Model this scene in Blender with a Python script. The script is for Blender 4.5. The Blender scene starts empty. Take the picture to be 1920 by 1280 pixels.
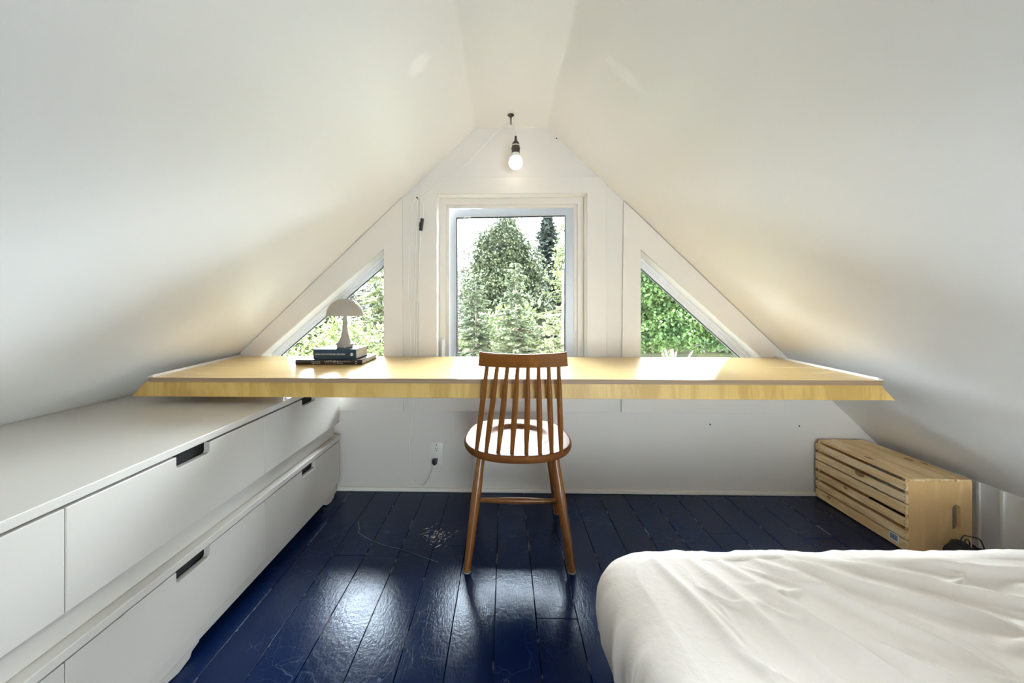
import bpy, bmesh, math, random
from mathutils import Vector, Matrix, noise
from mathutils.geometry import tessellate_polygon

C = bpy.context.scene.collection
PI = math.pi
SKY0, SKY1, SUN, BULB = 20.0, 66.0, 12.0, 5.0

# ------------------------------------------------------------------ helpers
def link(name, me, m=None, parent=None):
    o = bpy.data.objects.new(name, me)
    C.objects.link(o)
    if m is not None:
        me.materials.append(m)
    if parent is not None:
        o.parent = parent
    return o

def obj(name, bm, m=None, parent=None, smooth=False, angle=None):
    me = bpy.data.meshes.new(name)
    bmesh.ops.recalc_face_normals(bm, faces=bm.faces)
    if smooth:
        for f in bm.faces:
            f.smooth = True
        if angle:
            for e in bm.edges:
                if len(e.link_faces) == 2 and e.calc_face_angle(0) > math.radians(angle):
                    e.smooth = False
    bm.to_mesh(me)
    bm.free()
    return link(name, me, m, parent)

def tag(o, label=None, cat=None, group=None, kind=None):
    if label: o['label'] = label
    if cat: o['category'] = cat
    if group: o['group'] = group
    if kind: o['kind'] = kind
    return o

def thing(name, label, cat, loc=(0, 0, 0), rotz=0, group=None):
    o = bpy.data.objects.new(name, None)
    o.empty_display_size = .05
    C.objects.link(o)
    o.location = loc
    o.rotation_euler = (0, 0, rotz)
    return tag(o, label, cat, group)

def new():
    return bmesh.new()

def box(bm, x0, x1, y0, y1, z0, z1, bev=0, seg=2):
    b2 = bmesh.new()
    vs = [b2.verts.new((x, y, z)) for x in (x0, x1) for y in (y0, y1) for z in (z0, z1)]
    for q in ((0, 1, 3, 2), (4, 6, 7, 5), (0, 4, 5, 1), (2, 3, 7, 6), (0, 2, 6, 4), (1, 5, 7, 3)):
        b2.faces.new([vs[i] for i in q])
    if bev:
        bmesh.ops.bevel(b2, geom=list(b2.edges), offset=bev, segments=seg, profile=.5, affect='EDGES')
    merge(bm, b2)
    return bm

def merge(bm, b2, mat=None):
    if mat is not None:
        bmesh.ops.transform(b2, matrix=mat, verts=b2.verts)
    me = bpy.data.meshes.new('tmp')
    b2.to_mesh(me)
    b2.free()
    bm.from_mesh(me)
    bpy.data.meshes.remove(me)

def prism(bm, outer, holes, a, b, to3, bev=0):
    """polygon (2-D loops) with holes, pushed from depth a to depth b; to3(u,v,d) -> 3-D"""
    b2 = bmesh.new()
    loops = [outer] + list(holes)
    tris = tessellate_polygon([[Vector((p[0], p[1], 0)) for p in l] for l in loops])
    flat = [p for l in loops for p in l]
    va = [b2.verts.new(to3(p[0], p[1], a)) for p in flat]
    vb = [b2.verts.new(to3(p[0], p[1], b)) for p in flat]
    for t in tris:
        b2.faces.new([va[i] for i in t])
        b2.faces.new([vb[i] for i in reversed(t)])
    k = 0
    for l in loops:
        n = len(l)
        for i in range(n):
            j = (i + 1) % n
            b2.faces.new((va[k + i], va[k + j], vb[k + j], vb[k + i]))
        k += n
    if bev:
        bmesh.ops.recalc_face_normals(b2, faces=b2.faces)
        es = [e for e in b2.edges if len(e.link_faces) == 2 and e.calc_face_angle(0) > .35]
        bmesh.ops.bevel(b2, geom=es, offset=bev, segments=2, profile=.5, affect='EDGES')
    merge(bm, b2)
    return bm

XZ = lambda u, v, d: (u, d, v)
YZ = lambda u, v, d: (d, u, v)
XY = lambda u, v, d: (u, v, d)

def spline(pts, n=8):
    P = [Vector(p) for p in pts]
    P = [P[0] * 2 - P[1]] + P + [P[-1] * 2 - P[-2]]
    out = []
    for i in range(1, len(P) - 2):
        for k in range(n):
            t = k / n
            a, b, c, d = P[i - 1:i + 3]
            out.append(.5 * ((2 * b) + (c - a) * t + (2 * a - 5 * b + 4 * c - d) * t * t + (3 * b - a - 3 * c + d) * t ** 3))
    out.append(P[-2])
    return out

def tube(bm, pts, r, n=12, cap=True):
    """swept tube; r number or list"""
    P = [Vector(p) for p in pts]
    R = r if isinstance(r, (list, tuple)) else [r] * len(P)
    T = [(P[min(i + 1, len(P) - 1)] - P[max(i - 1, 0)]).normalized() for i in range(len(P))]
    up = Vector((0, 0, 1)) if abs(T[0].z) < .9 else Vector((1, 0, 0))
    N = (up - T[0] * up.dot(T[0])).normalized()
    rings = []
    for i, p in enumerate(P):
        N = (N - T[i] * N.dot(T[i])).normalized()
        B = T[i].cross(N)
        rings.append([bm.verts.new(p + (N * math.cos(2 * PI * k / n) + B * math.sin(2 * PI * k / n)) * R[i]) for k in range(n)])
    for i in range(len(rings) - 1):
        for k in range(n):
            bm.faces.new((rings[i][k], rings[i][(k + 1) % n], rings[i + 1][(k + 1) % n], rings[i + 1][k]))
    if cap:
        bm.faces.new(rings[0][::-1])
        bm.faces.new(rings[-1])
    return bm

def lathe(bm, prof, c=(0, 0, 0), n=40):
    """profile of (radius, z) turned about z"""
    rings = []
    for r, z in prof:
        if r < 1e-6:
            rings.append([bm.verts.new((c[0], c[1], c[2] + z))])
        else:
            rings.append([bm.verts.new((c[0] + r * math.cos(2 * PI * k / n), c[1] + r * math.sin(2 * PI * k / n), c[2] + z)) for k in range(n)])
    for a, b in zip(rings, rings[1:]):
        for k in range(n):
            j = (k + 1) % n
            if len(a) == 1 and len(b) == 1: continue
            if len(a) == 1: bm.faces.new((a[0], b[k], b[j]))
            elif len(b) == 1: bm.faces.new((a[k], a[j], b[0]))
            else: bm.faces.new((a[k], a[j], b[j], b[k]))
    return bm

def inset(poly, d):
    """inset of a convex polygon"""
    n = len(poly)
    A = sum(poly[i][0] * poly[(i + 1) % n][1] - poly[(i + 1) % n][0] * poly[i][1] for i in range(n))
    s = 1 if A > 0 else -1
    L = []
    for i in range(n):
        p, q = Vector(poly[i]), Vector(poly[(i + 1) % n])
        t = (q - p).normalized()
        nn = Vector((-t.y, t.x)) * s
        L.append((p + nn * d, t))
    out = []
    for i in range(n):
        (p, t), (q, u) = L[i - 1], L[i]
        den = t.x * u.y - t.y * u.x
        w = q - p
        k = (w.x * u.y - w.y * u.x) / den
        r = p + t * k
        out.append((r.x, r.y))
    return out

# ------------------------------------------------------------------ materials
def mat(name, col, rough=.5, spec=.5, metal=0, **kw):
    m = bpy.data.materials.new(name)
    m.use_nodes = True
    b = m.node_tree.nodes['Principled BSDF']
    b.inputs['Base Color'].default_value = (*col, 1)
    b.inputs['Roughness'].default_value = rough
    b.inputs['Specular IOR Level'].default_value = spec
    b.inputs['Metallic'].default_value = metal
    for k, v in kw.items():
        b.inputs[k].default_value = v
    return m

class NT:
    def __init__(s, m):
        s.t = m.node_tree
        s.b = s.t.nodes['Principled BSDF']
    def n(s, typ, **kw):
        x = s.t.nodes.new(typ)
        for k, v in kw.items():
            if k.startswith('i_'):
                key = k[2:]
                x.inputs[int(key) if key.isdigit() else key].default_value = v
            else:
                setattr(x, k, v)
        return x
    def l(s, a, b):
        s.t.links.new(a, b)
    def coord(s, scale=(1, 1, 1), loc=(0, 0, 0), rot=(0, 0, 0), kind='Object'):
        tc = s.n('ShaderNodeTexCoord')
        mp = s.n('ShaderNodeMapping')
        mp.inputs['Scale'].default_value = scale
        mp.inputs['Location'].default_value = loc
        mp.inputs['Rotation'].default_value = rot
        s.l(tc.outputs[kind], mp.inputs[0])
        return mp.outputs[0]
    def noise(s, v, scale, detail=3, rough=.5, dist=0):
        x = s.n('ShaderNodeTexNoise')
        x.inputs['Scale'].default_value = scale
        x.inputs['Detail'].default_value = detail
        x.inputs['Roughness'].default_value = rough
        x.inputs['Distortion'].default_value = dist
        s.l(v, x.inputs['Vector'])
        return x.outputs[0]
    def ramp(s, v, stops):
        x = s.n('ShaderNodeValToRGB')
        e = x.color_ramp.elements
        while len(e) < len(stops): e.new(.5)
        for el, (p, c) in zip(e, stops):
            el.position = p
            el.color = (*c, 1) if len(c) == 3 else c
        s.l(v, x.inputs[0])
        return x.outputs[0]
    def math(s, op, a, b=None, c=None):
        x = s.n('ShaderNodeMath', operation=op)
        for i, v in enumerate((a, b, c)):
            if v is None: continue
            if isinstance(v, (int, float)): x.inputs[i].default_value = v
            else: s.l(v, x.inputs[i])
        return x.outputs[0]
    def mix(s, f, a, b):
        x = s.n('ShaderNodeMix', data_type='RGBA')
        for i, v in ((0, f), (6, a), (7, b)):
            if isinstance(v, (int, float)): x.inputs[i].default_value = v
            elif isinstance(v, tuple): x.inputs[i].default_value = (*v, 1)
            else: s.l(v, x.inputs[i])
        return x.outputs[2]
    def bump(s, h, strength=.2, dist=.01):
        x = s.n('ShaderNodeBump')
        x.inputs['Strength'].default_value = strength
        x.inputs['Distance'].default_value = dist
        s.l(h, x.inputs['Height'])
        s.l(x.outputs[0], s.b.inputs['Normal'])

def painted(name, col, rough, nscale=60, bump=.12, dist=.002, var=.03):
    m = mat(name, col, rough)
    t = NT(m)
    v = t.coord()
    n1 = t.noise(v, nscale, 3)
    n2 = t.noise(v, 2.2, 2)
    t.l(t.mix(n2, tuple(c * (1 - var) for c in col), tuple(min(1, c * (1 + var)) for c in col)), t.b.inputs['Base Color'])
    t.bump(n1, bump, dist)
    return m

M = {}
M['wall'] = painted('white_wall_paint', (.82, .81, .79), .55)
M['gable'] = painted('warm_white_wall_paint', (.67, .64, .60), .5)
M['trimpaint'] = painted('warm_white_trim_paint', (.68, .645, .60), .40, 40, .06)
M['white_trim'] = painted('white_trim_paint', (.85, .845, .83), .38, 40, .06)
M['baseboard'] = painted('cream_trim_paint', (.80, .78, .71), .4, 40, .06)
M['pvc'] = mat('white_vinyl', (.74, .77, .80), .3)
M['sash'] = mat('white_vinyl_sash', (.50, .545, .60), .3)
M['gasket'] = mat('black_gasket', (.02, .02, .022), .5)
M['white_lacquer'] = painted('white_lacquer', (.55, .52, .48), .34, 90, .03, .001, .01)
M['dark_slot'] = mat('dark_slot_inside', (.012, .012, .012), .8)
M['bakelite'] = mat('dark_bakelite', (.035, .026, .02), .35)
M['brass'] = mat('pale_metal', (.75, .72, .66), .25, metal=1)
M['cord'] = mat('white_fabric_cord', (.78, .76, .72), .6)
M['black_plastic'] = mat('black_plastic', (.012, .012, .013), .4)
M['outlet'] = mat('white_plastic', (.74, .73, .70), .35)
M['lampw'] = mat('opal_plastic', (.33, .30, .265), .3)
M['navy_cover'] = mat('navy_book_cover', (.008, .03, .05), .25)
M['brown_cover'] = mat('dark_brown_book_cover', (.022, .012, .008), .25)
M['paper'] = painted('book_paper', (.72, .66, .56), .8, 300, .1)
M['print'] = mat('pale_print', (.62, .62, .58), .6)
M['printb'] = mat('grey_print', (.5, .42, .36), .6)
M['black_cloth'] = painted('black_cloth', (.012, .012, .013), .7, 200, .3)
M['sticker'] = mat('white_sticker', (.8, .82, .86), .4)
M['ink'] = mat('dark_blue_ink', (.02, .03, .09), .5)
M['nail'] = mat('dark_nail', (.08, .07, .06), .5, metal=.6)
M['felt'] = mat('pale_felt', (.28, .24, .18), .9)

# ceiling paint: the wall paint plus two glossier brushed touch-up patches with painted-in glare
def ceiling_paint():
    m = painted('white_ceiling_paint', (.83, .828, .82), .40)
    t = NT(m)
    v = t.coord()
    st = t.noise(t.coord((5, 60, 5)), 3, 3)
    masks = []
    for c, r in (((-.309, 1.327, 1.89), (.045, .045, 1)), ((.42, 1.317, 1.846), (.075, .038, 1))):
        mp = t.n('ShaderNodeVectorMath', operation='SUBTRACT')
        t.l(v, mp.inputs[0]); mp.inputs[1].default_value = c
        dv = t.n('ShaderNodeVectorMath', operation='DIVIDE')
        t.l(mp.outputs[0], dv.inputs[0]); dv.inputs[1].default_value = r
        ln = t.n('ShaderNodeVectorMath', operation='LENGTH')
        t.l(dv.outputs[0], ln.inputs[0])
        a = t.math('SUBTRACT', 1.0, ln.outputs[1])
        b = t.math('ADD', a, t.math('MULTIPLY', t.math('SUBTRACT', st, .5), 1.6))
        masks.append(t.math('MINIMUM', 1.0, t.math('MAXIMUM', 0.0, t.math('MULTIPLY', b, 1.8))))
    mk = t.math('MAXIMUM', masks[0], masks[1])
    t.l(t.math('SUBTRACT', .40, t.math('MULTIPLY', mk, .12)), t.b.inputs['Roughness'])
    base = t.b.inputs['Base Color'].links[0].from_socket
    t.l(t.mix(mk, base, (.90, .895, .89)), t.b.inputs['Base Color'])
    return m
M['ceiling'] = ceiling_paint()

PLANK, PHASE = .1367, -.034
def floor_paint():
    m = mat('navy_floor_paint', (.008, .017, .06), .2, .25)
    t = NT(m)
    v = t.coord()
    sx = t.n('ShaderNodeSeparateXYZ'); t.l(v, sx.inputs[0])
    X = sx.outputs[0]
    t.b.inputs['Specular Tint'].default_value = (.74, .84, 1, 1)
    # plank id and distance to the plank edge
    u = t.math('DIVIDE', t.math('SUBTRACT', X, PHASE), PLANK)
    fr = t.math('FRACT', u)
    ed = t.math('MINIMUM', fr, t.math('SUBTRACT', 1.0, fr))
    idn = t.math('FLOOR', u)
    wn = t.n('ShaderNodeTexWhiteNoise', noise_dimensions='1D'); t.l(idn, wn.inputs['W'])
    base = t.mix(wn.outputs[0], (.002, .0085, .040), (.003, .0125, .058))
    # worn edges: broken pale lines along the joints
    wear = t.noise(t.coord((6, 2.2, 1)), 4, 4, .7)
    edge = t.math('LESS_THAN', ed, t.math('MULTIPLY', t.math('MAXIMUM', 0.0, t.math('SUBTRACT', wear, .5)), .13))
    # small scratches and chips
    s1 = t.noise(t.coord((1, 1, 1)), 85, 2, .5)
    chips = t.math('GREATER_THAN', s1, .835)
    w = t.n('ShaderNodeTexVoronoi', feature='DISTANCE_TO_EDGE'); w.inputs['Scale'].default_value = 11
    wd = t.n('ShaderNodeVectorMath', operation='ADD')
    nz = t.n('ShaderNodeTexNoise'); nz.inputs['Scale'].default_value = 5; t.l(v, nz.inputs['Vector'])
    sc = t.n('ShaderNodeVectorMath', operation='SCALE'); sc.inputs['Scale'].default_value = .4; t.l(nz.outputs[1], sc.inputs[0])
    t.l(v, wd.inputs[0]); t.l(sc.outputs[0], wd.inputs[1])
    t.l(wd.outputs[0], w.inputs['Vector'])
    scr = t.math('LESS_THAN', w.outputs['Distance'], .006)
    zone = t.math('GREATER_THAN', t.noise(v, 2.3, 2), .50)
    scr = t.math('MULTIPLY', scr, zone)
    c = t.mix(t.math('MULTIPLY', scr, .22), base, (.12, .17, .30))
    c = t.mix(t.math('MULTIPLY', edge, .65), c, (.30, .28, .27))
    c = t.mix(t.math('MULTIPLY', chips, .8), c, (.42, .40, .36))
    t.l(c, t.b.inputs['Base Color'])
    r = t.math('ADD', .12, t.math('MULTIPLY', t.noise(v, 14, 4, .6), .15))
    t.l(r, t.b.inputs['Roughness'])
    # brush-marked, scratched gloss
    h = t.math('ADD', t.noise(t.coord((60, 14, 1)), 2.6, 4, .6), t.math('MULTIPLY', t.noise(v, 80, 3, .6), .8))
    h = t.math('SUBTRACT', h, t.math('MULTIPLY', scr, .6))
    t.bump(h, .17, .0035)
    return m
M['floor'] = floor_paint()

def wood(name, c1, c2, c3, rough, axis='X', scale=1.0, ring=14, knots=False, bump=.05):
    m = mat(name, c2, rough)
    t = NT(m)
    st = {'X': (.12, 1, 1), 'Y': (1, .12, 1), 'Z': (1, 1, .12)}[axis]
    v = t.coord(tuple(a * scale for a in st))
    n = t.noise(v, 7, 5, .6, 1.2)
    fine = t.noise(t.coord(tuple(a * scale * b for a, b in zip(st, (8, 8, 8)))), 18, 3, .6)
    f = t.math('ADD', t.math('MULTIPLY', t.math('SINE', t.math('MULTIPLY', n, ring)), .28), t.math('MULTIPLY', fine, .62))
    col = t.ramp(f, ((.1, c1), (.42, c2), (.8, c3)))
    if knots:
        k = t.n('ShaderNodeTexVoronoi', feature='F1'); k.inputs['Scale'].default_value = 7
        t.l(t.coord(tuple(a * s for a, s in zip((.45, .45, .45), {'X': (.55, 1, 1), 'Y': (1, .55, 1), 'Z': (1, 1, .55)}[axis]))), k.inputs['Vector'])
        k.inputs['Scale'].default_value = 24
        kd = t.math('LESS_THAN', k.outputs['Distance'], .15)
        sel = t.n('ShaderNodeSeparateColor'); t.l(k.outputs['Color'], sel.inputs[0])
        kd = t.math('MULTIPLY', kd, t.math('GREATER_THAN', sel.outputs[0], .30))
        col = t.mix(t.math('MULTIPLY', kd, .75), col, (.16, .075, .03))
    t.l(col, t.b.inputs['Base Color'])
    t.bump(fine, bump, .001)
    return m
M['ply_top'] = wood('birch_ply_face', (.66, .455, .19), (.77, .565, .265), (.84, .665, .36), .2, 'X', 1.3, 10)
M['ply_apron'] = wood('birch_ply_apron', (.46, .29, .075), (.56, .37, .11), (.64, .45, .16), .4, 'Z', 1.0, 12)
def ply_edge():
    m = mat('ply_edge', (.3, .2, .1), .55)
    t = NT(m)
    w = t.n('ShaderNodeTexWave', wave_type='BANDS', bands_direction='Z'); w.inputs['Scale'].default_value = 95
    w.inputs['Distortion'].default_value = .4
    t.l(t.coord(), w.inputs['Vector'])
    t.l(t.ramp(w.outputs[1], ((.2, (.20, .125, .07)), (.8, (.36, .25, .15)))), t.b.inputs['Base Color'])
    return m
M['ply_edge'] = ply_edge()
M['chair'] = wood('walnut_stained_wood', (.19, .068, .013), (.30, .122, .024), (.40, .18, .043), .28, 'Z', 2.0, 9)
M['chair_seat'] = wood('walnut_stained_seat', (.15, .055, .016), (.24, .10, .03), (.32, .15, .05), .42, 'Y', 2.0, 9)
M['chair_seat'].node_tree.nodes['Principled BSDF'].inputs['Specular IOR Level'].default_value = .08
M['pine'] = wood('knotty_pine', (.72, .50, .24), (.86, .67, .40), (.92, .78, .53), .5, 'Y', 2.2, 12, True)
M['crate_end'] = wood('birch_crate_end', (.70, .45, .20), (.82, .55, .27), (.88, .64, .36), .5, 'Z', 2.0, 9)

def sheet_mat():
    m = mat('white_cotton', (.81, .745, .69), .85, .2)
    t = NT(m)
    m.node_tree.nodes['Principled BSDF'].inputs['Sheen Weight'].default_value = .15
    v = t.coord()
    n = t.math('ADD', t.noise(v, 26, 5, .65, .6), t.math('MULTIPLY', t.noise(v, 9, 3, .5), .8))
    t.bump(n, .3, .008)
    return m
M['sheet'] = sheet_mat()

def glass():
    m = bpy.data.materials.new('window_glass')
    m.use_nodes = True
    t = m.node_tree
    t.nodes.clear()
    o = t.nodes.new('ShaderNodeOutputMaterial')
    mx = t.nodes.new('ShaderNodeMixShader')
    tr = t.nodes.new('ShaderNodeBsdfTransparent'); tr.inputs[0].default_value = (.95, .97, .96, 1)
    gl = t.nodes.new('ShaderNodeBsdfGlossy'); gl.inputs['Roughness'].default_value = .01
    fr = t.nodes.new('ShaderNodeFresnel'); fr.inputs[0].default_value = 1.45
    t.links.new(fr.outputs[0], mx.inputs[0]); t.links.new(tr.outputs[0], mx.inputs[1])
    t.links.new(gl.outputs[0], mx.inputs[2]); t.links.new(mx.outputs[0], o.inputs[0])
    return m
M['glass'] = glass()

def emit(name, col, s):
    m = bpy.data.materials.new(name)
    m.use_nodes = True
    b = m.node_tree.nodes['Principled BSDF']
    b.inputs['Base Color'].default_value = (.9, .88, .84, 1)
    b.inputs['Emission Color'].default_value = (*col, 1)
    b.inputs['Emission Strength'].default_value = s
    return m
M['bulb'] = emit('lit_bulb', (1, .88, .72), BULB)

def leaf(name, c1, c2, trans=.45, rough=.5):
    c1, c2 = [tuple(v * .27 for v in c) for c in (c1, c2)]
    m = bpy.data.materials.new(name)
    m.use_nodes = True
    t = m.node_tree
    b = t.nodes['Principled BSDF']
    b.inputs['Roughness'].default_value = rough
    b.inputs['Specular IOR Level'].default_value = .15
    tc = t.nodes.new('ShaderNodeTexCoord')
    n = t.nodes.new('ShaderNodeTexNoise'); n.inputs['Scale'].default_value = 2.5; n.inputs['Detail'].default_value = 4
    r = t.nodes.new('ShaderNodeValToRGB')
    r.color_ramp.elements[0].position = .35; r.color_ramp.elements[0].color = (*c1, 1)
    r.color_ramp.elements[1].position = .65; r.color_ramp.elements[1].color = (*c2, 1)
    t.links.new(tc.outputs['Object'], n.inputs['Vector']); t.links.new(n.outputs[0], r.inputs[0])
    t.links.new(r.outputs[0], b.inputs['Base Color'])
    tr = t.nodes.new('ShaderNodeBsdfTranslucent'); t.links.new(r.outputs[0], tr.inputs[0])
    mx = t.nodes.new('ShaderNodeMixShader'); mx.inputs[0].default_value = trans * .4
    t.links.new(b.outputs[0], mx.inputs[1]); t.links.new(tr.outputs[0], mx.inputs[2])
    t.links.new(mx.outputs[0], t.nodes['Material Output'].inputs[0])
    return m
M['bark'] = painted('bark', (.10, .08, .065), .9, 30, .5, .02, .2)
M['deadbark'] = painted('grey_bark', (.30, .28, .26), .9, 30, .5, .02, .2)
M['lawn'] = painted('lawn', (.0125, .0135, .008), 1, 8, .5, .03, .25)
M['lawn'].node_tree.nodes['Principled BSDF'].inputs['Specular IOR Level'].default_value = 0

# ------------------------------------------------------------------ the setting
YW, YF = 2.08, -2.3            # gable wall with the windows, gable wall behind the camera
LS = lambda z: -1.487 + (z - .778) / .946       # left slope: x at height z
RS = lambda z: 1.513 - (z - .782) / .970        # right slope
XL, XR = LS(.28), RS(.28)
ZL, ZR = 2.026, 2.024

# floor: painted boards running towards the window wall, some with butt joints
rnd = random.Random(3)
bm = new()
k0 = math.floor((-2.15 - PHASE) / PLANK)
k1 = math.ceil((2.15 - PHASE) / PLANK)
for k in range(k0, k1):
    x0 = PHASE + k * PLANK + .0009
    x1 = x0 + PLANK - .0018
    cuts = [YF - .05]
    if k % 3 == 1: cuts.append(1.18 + .6 * rnd.random())
    if k % 4 == 0: cuts.append(-.4 + .7 * rnd.random())
    cuts = sorted(cuts) + [YW + .1]
    for a, b in zip(cuts, cuts[1:]):
        zt = -rnd.random() * .0008
        b2 = new()
        box(b2, x0, x1, a + .0008, b - .0008, -.03, zt)
        es = [e for e in b2.edges if all(v.co.z > -.01 for v in e.verts)]
        bmesh.ops.bevel(b2, geom=es, offset=.0012, segments=1, affect='EDGES')
        merge(bm, b2)
floor = tag(obj('floor', bm, M['floor']), kind='structure')
bm = new(); box(bm, -2.2, 2.2, YF - .1, YW + .12, -.14, -.03)
tag(obj('floor_base', bm, M['dark_slot'], floor), kind='structure')

# ceiling: two slopes and the narrow flat strip at the ridge, one shell
def arc_corner(p, q, r, d, n=6):
    p, q, r = Vector(p), Vector(q), Vector(r)
    a, c = q + (p - q).normalized() * d, q + (r - q).normalized() * d
    return [tuple(a * (1 - t) ** 2 + q * 2 * t * (1 - t) + c * t * t) for t in [i / n for i in range(n + 1)]]
pL, rL, rR, pR = (XL, .28), (LS(ZL), ZL), (RS(ZR), ZR), (XR, .28)
inner = [pL] + arc_corner(pL, rL, rR, .014) + arc_corner(rL, rR, pR, .014) + [pR]
outer = [(XR + .25, .28), (RS(ZR) + .12, ZR + .22), (LS(ZL) - .12, ZL + .22), (XL - .25, .28)]
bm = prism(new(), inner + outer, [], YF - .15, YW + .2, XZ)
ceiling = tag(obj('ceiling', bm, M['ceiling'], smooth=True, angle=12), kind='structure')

bm = new(); box(bm, XL - .2, XL, YF - .15, YW + .2, -.14, .28)
tag(obj('wall_left', bm, M['wall']), kind='structure')
bm = new(); box(bm, XR, XR + .2, YF - .15, YW + .2, -.14, .28)
wr = tag(obj('wall_right', bm, M['wall']), kind='structure')
for i in range(30):
    y = 2.03 - .077 * i
    bm = new(); box(bm, XR - .009, XR, y - .006, y + .006, 0, .279, .002)
    obj('batten', bm, M['baseboard'], wr)

# window wall
MAIN = [(-.379, .526), (.452, .526), (.452, 1.657), (-.379, 1.657)]
WL = [(-1.372, .526), (-.676, .526), (-.676, 1.354), (-1.372, .757)]
WR = [(.745, .526), (1.406, .526), (1.406, .745), (.745, 1.345)]
gable = [(XL - .1, -.1), (XR + .1, -.1), (XR + .1, .28), (RS(ZR) + .06, ZR + .1), (LS(ZL) - .06, ZL + .1), (XL - .1, .28)]
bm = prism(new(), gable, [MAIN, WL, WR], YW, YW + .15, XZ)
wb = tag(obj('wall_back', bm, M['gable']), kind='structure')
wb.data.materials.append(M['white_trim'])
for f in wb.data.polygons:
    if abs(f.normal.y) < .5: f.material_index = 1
bm = new()
box(bm, XL, XR, YW - .014, YW, 0, .021, .004)
tag(obj('baseboard_back', bm, M['baseboard']), kind='structure')

# gable wall behind the camera, with a window added for fill light
GW = [(.40, .06), (1.86, .06), (1.86, .34), (.40, 1.76)]
bm = prism(new(), gable, [GW], YF - .12, YF, XZ)
tag(obj('wall_front', bm, M['wall']), kind='structure')
w5 = thing('fill_window', None, None, (0, YF - .06, .06)); w5['kind'] = 'structure'
G0 = [(x, z - .06) for x, z in GW]
obj('frame', prism(new(), G0, [inset(G0, .04)], -.03, .03, XZ), M['pvc'], w5)
obj('pane', prism(new(), inset(G0, .04), [], -.004, .004, XZ), M['glass'], w5)

# --- window 1: the casement between the two corner windows
w1 = thing('window_1', None, None, (0, YW, .55)); w1['kind'] = 'structure'
def loc(poly, dz=.55): return [(x, z - dz) for x, z in poly]
cas = [(-.487, .448), (.560, .448), (.556, RS(0) and 1.0), (.556, .782 + .970 * (1.513 - .556) - .002), (.527, 1.748), (-.40, 1.750), (LS(1.728), 1.726), (-.470, .778 + .946 * (1.487 - .470) - .002), (-.470, 1.0)]
cas = [(-.484, .448), (.560, .448), (.556, 1.708), (.522, 1.744), (-.455, 1.751), (-.477, 1.731)]
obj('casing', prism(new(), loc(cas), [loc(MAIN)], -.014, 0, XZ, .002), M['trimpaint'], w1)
FO = loc(MAIN)
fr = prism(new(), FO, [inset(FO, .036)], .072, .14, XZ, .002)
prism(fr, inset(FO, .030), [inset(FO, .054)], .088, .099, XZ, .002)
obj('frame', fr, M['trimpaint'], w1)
# sash, ajar: hinged at its right side, swung a little outwards
hx = .452 - .056
sash = bpy.data.objects.new('sash', None); C.objects.link(sash); sash.parent = w1
sash.location = (hx, .120, 0)
sash.rotation_euler = (0, 0, -math.radians(3.6))
SO = [(-.737, .020), (.006, .020), (.006, 1.064), (-.737, 1.064)]
b = prism(new(), SO, [inset(SO, .050)], -.019, .03, XZ, .003)
obj('sash_frame', b, M['sash'], sash)
b = prism(new(), inset(SO, .049), [inset(SO, .055)], -.012, .004, XZ)
obj('gasket', b, M['gasket'], sash)
obj('pane', prism(new(), inset(SO, .048), [], 0, .006, XZ), M['glass'], sash)
b = new(); prism(b, [(-.64, 1.016), (-.60, 1.016), (-.606, .984), (-.634, .984)], [[(-.634, 1.011), (-.606, 1.011), (-.611, .989), (-.629, .989)]], -.030, -.022, XZ)
obj('screen_clip', b, M['outlet'], sash)
b = new(); box(b, -.371, -.347, .052, .075, .165, .300, .009, 3)
hd = obj('handle', b, M['outlet'], w1, True, 40)
b = new(); tube(b, spline([(-.359, .052, .19), (-.359, .034, .21), (-.357, .03, .25), (-.356, .034, .285)]), .006, 8)
obj('lever', b, M['outlet'], hd, True)

# --- windows 2 and 3: under the slopes
def corner_window(name, poly, casing, gasket=None):
    w = thing(name, None, None, (0, YW, .55)); w['kind'] = 'structure'
    P = loc(poly)
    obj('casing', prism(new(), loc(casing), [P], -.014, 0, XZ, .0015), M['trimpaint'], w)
    f = prism(new(), P, [inset(P, .013)], .085, .145, XZ, .002)
    prism(f, inset(P, .012), [inset(P, .021)], .102, .145, XZ, .002)
    prism(f, inset(P, .020), [inset(P, .034)], .114, .145, XZ, .002)
    obj('frame', f, M['pvc'], w)
    obj('gasket', prism(new(), inset(P, .033), [inset(P, .037)], .12, .14, XZ), M['gasket'], w)
    obj('pane', prism(new(), inset(P, .032), [], .128, .134, XZ), M['glass'], w)
    return w
e = .004
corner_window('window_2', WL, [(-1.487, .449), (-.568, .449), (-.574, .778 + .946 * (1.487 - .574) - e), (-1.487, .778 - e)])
corner_window('window_3', WR, [(.640, .449), (1.513, .449), (1.513, .782 - e), (.652, .782 + .970 * (1.513 - .652) - e)])

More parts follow.
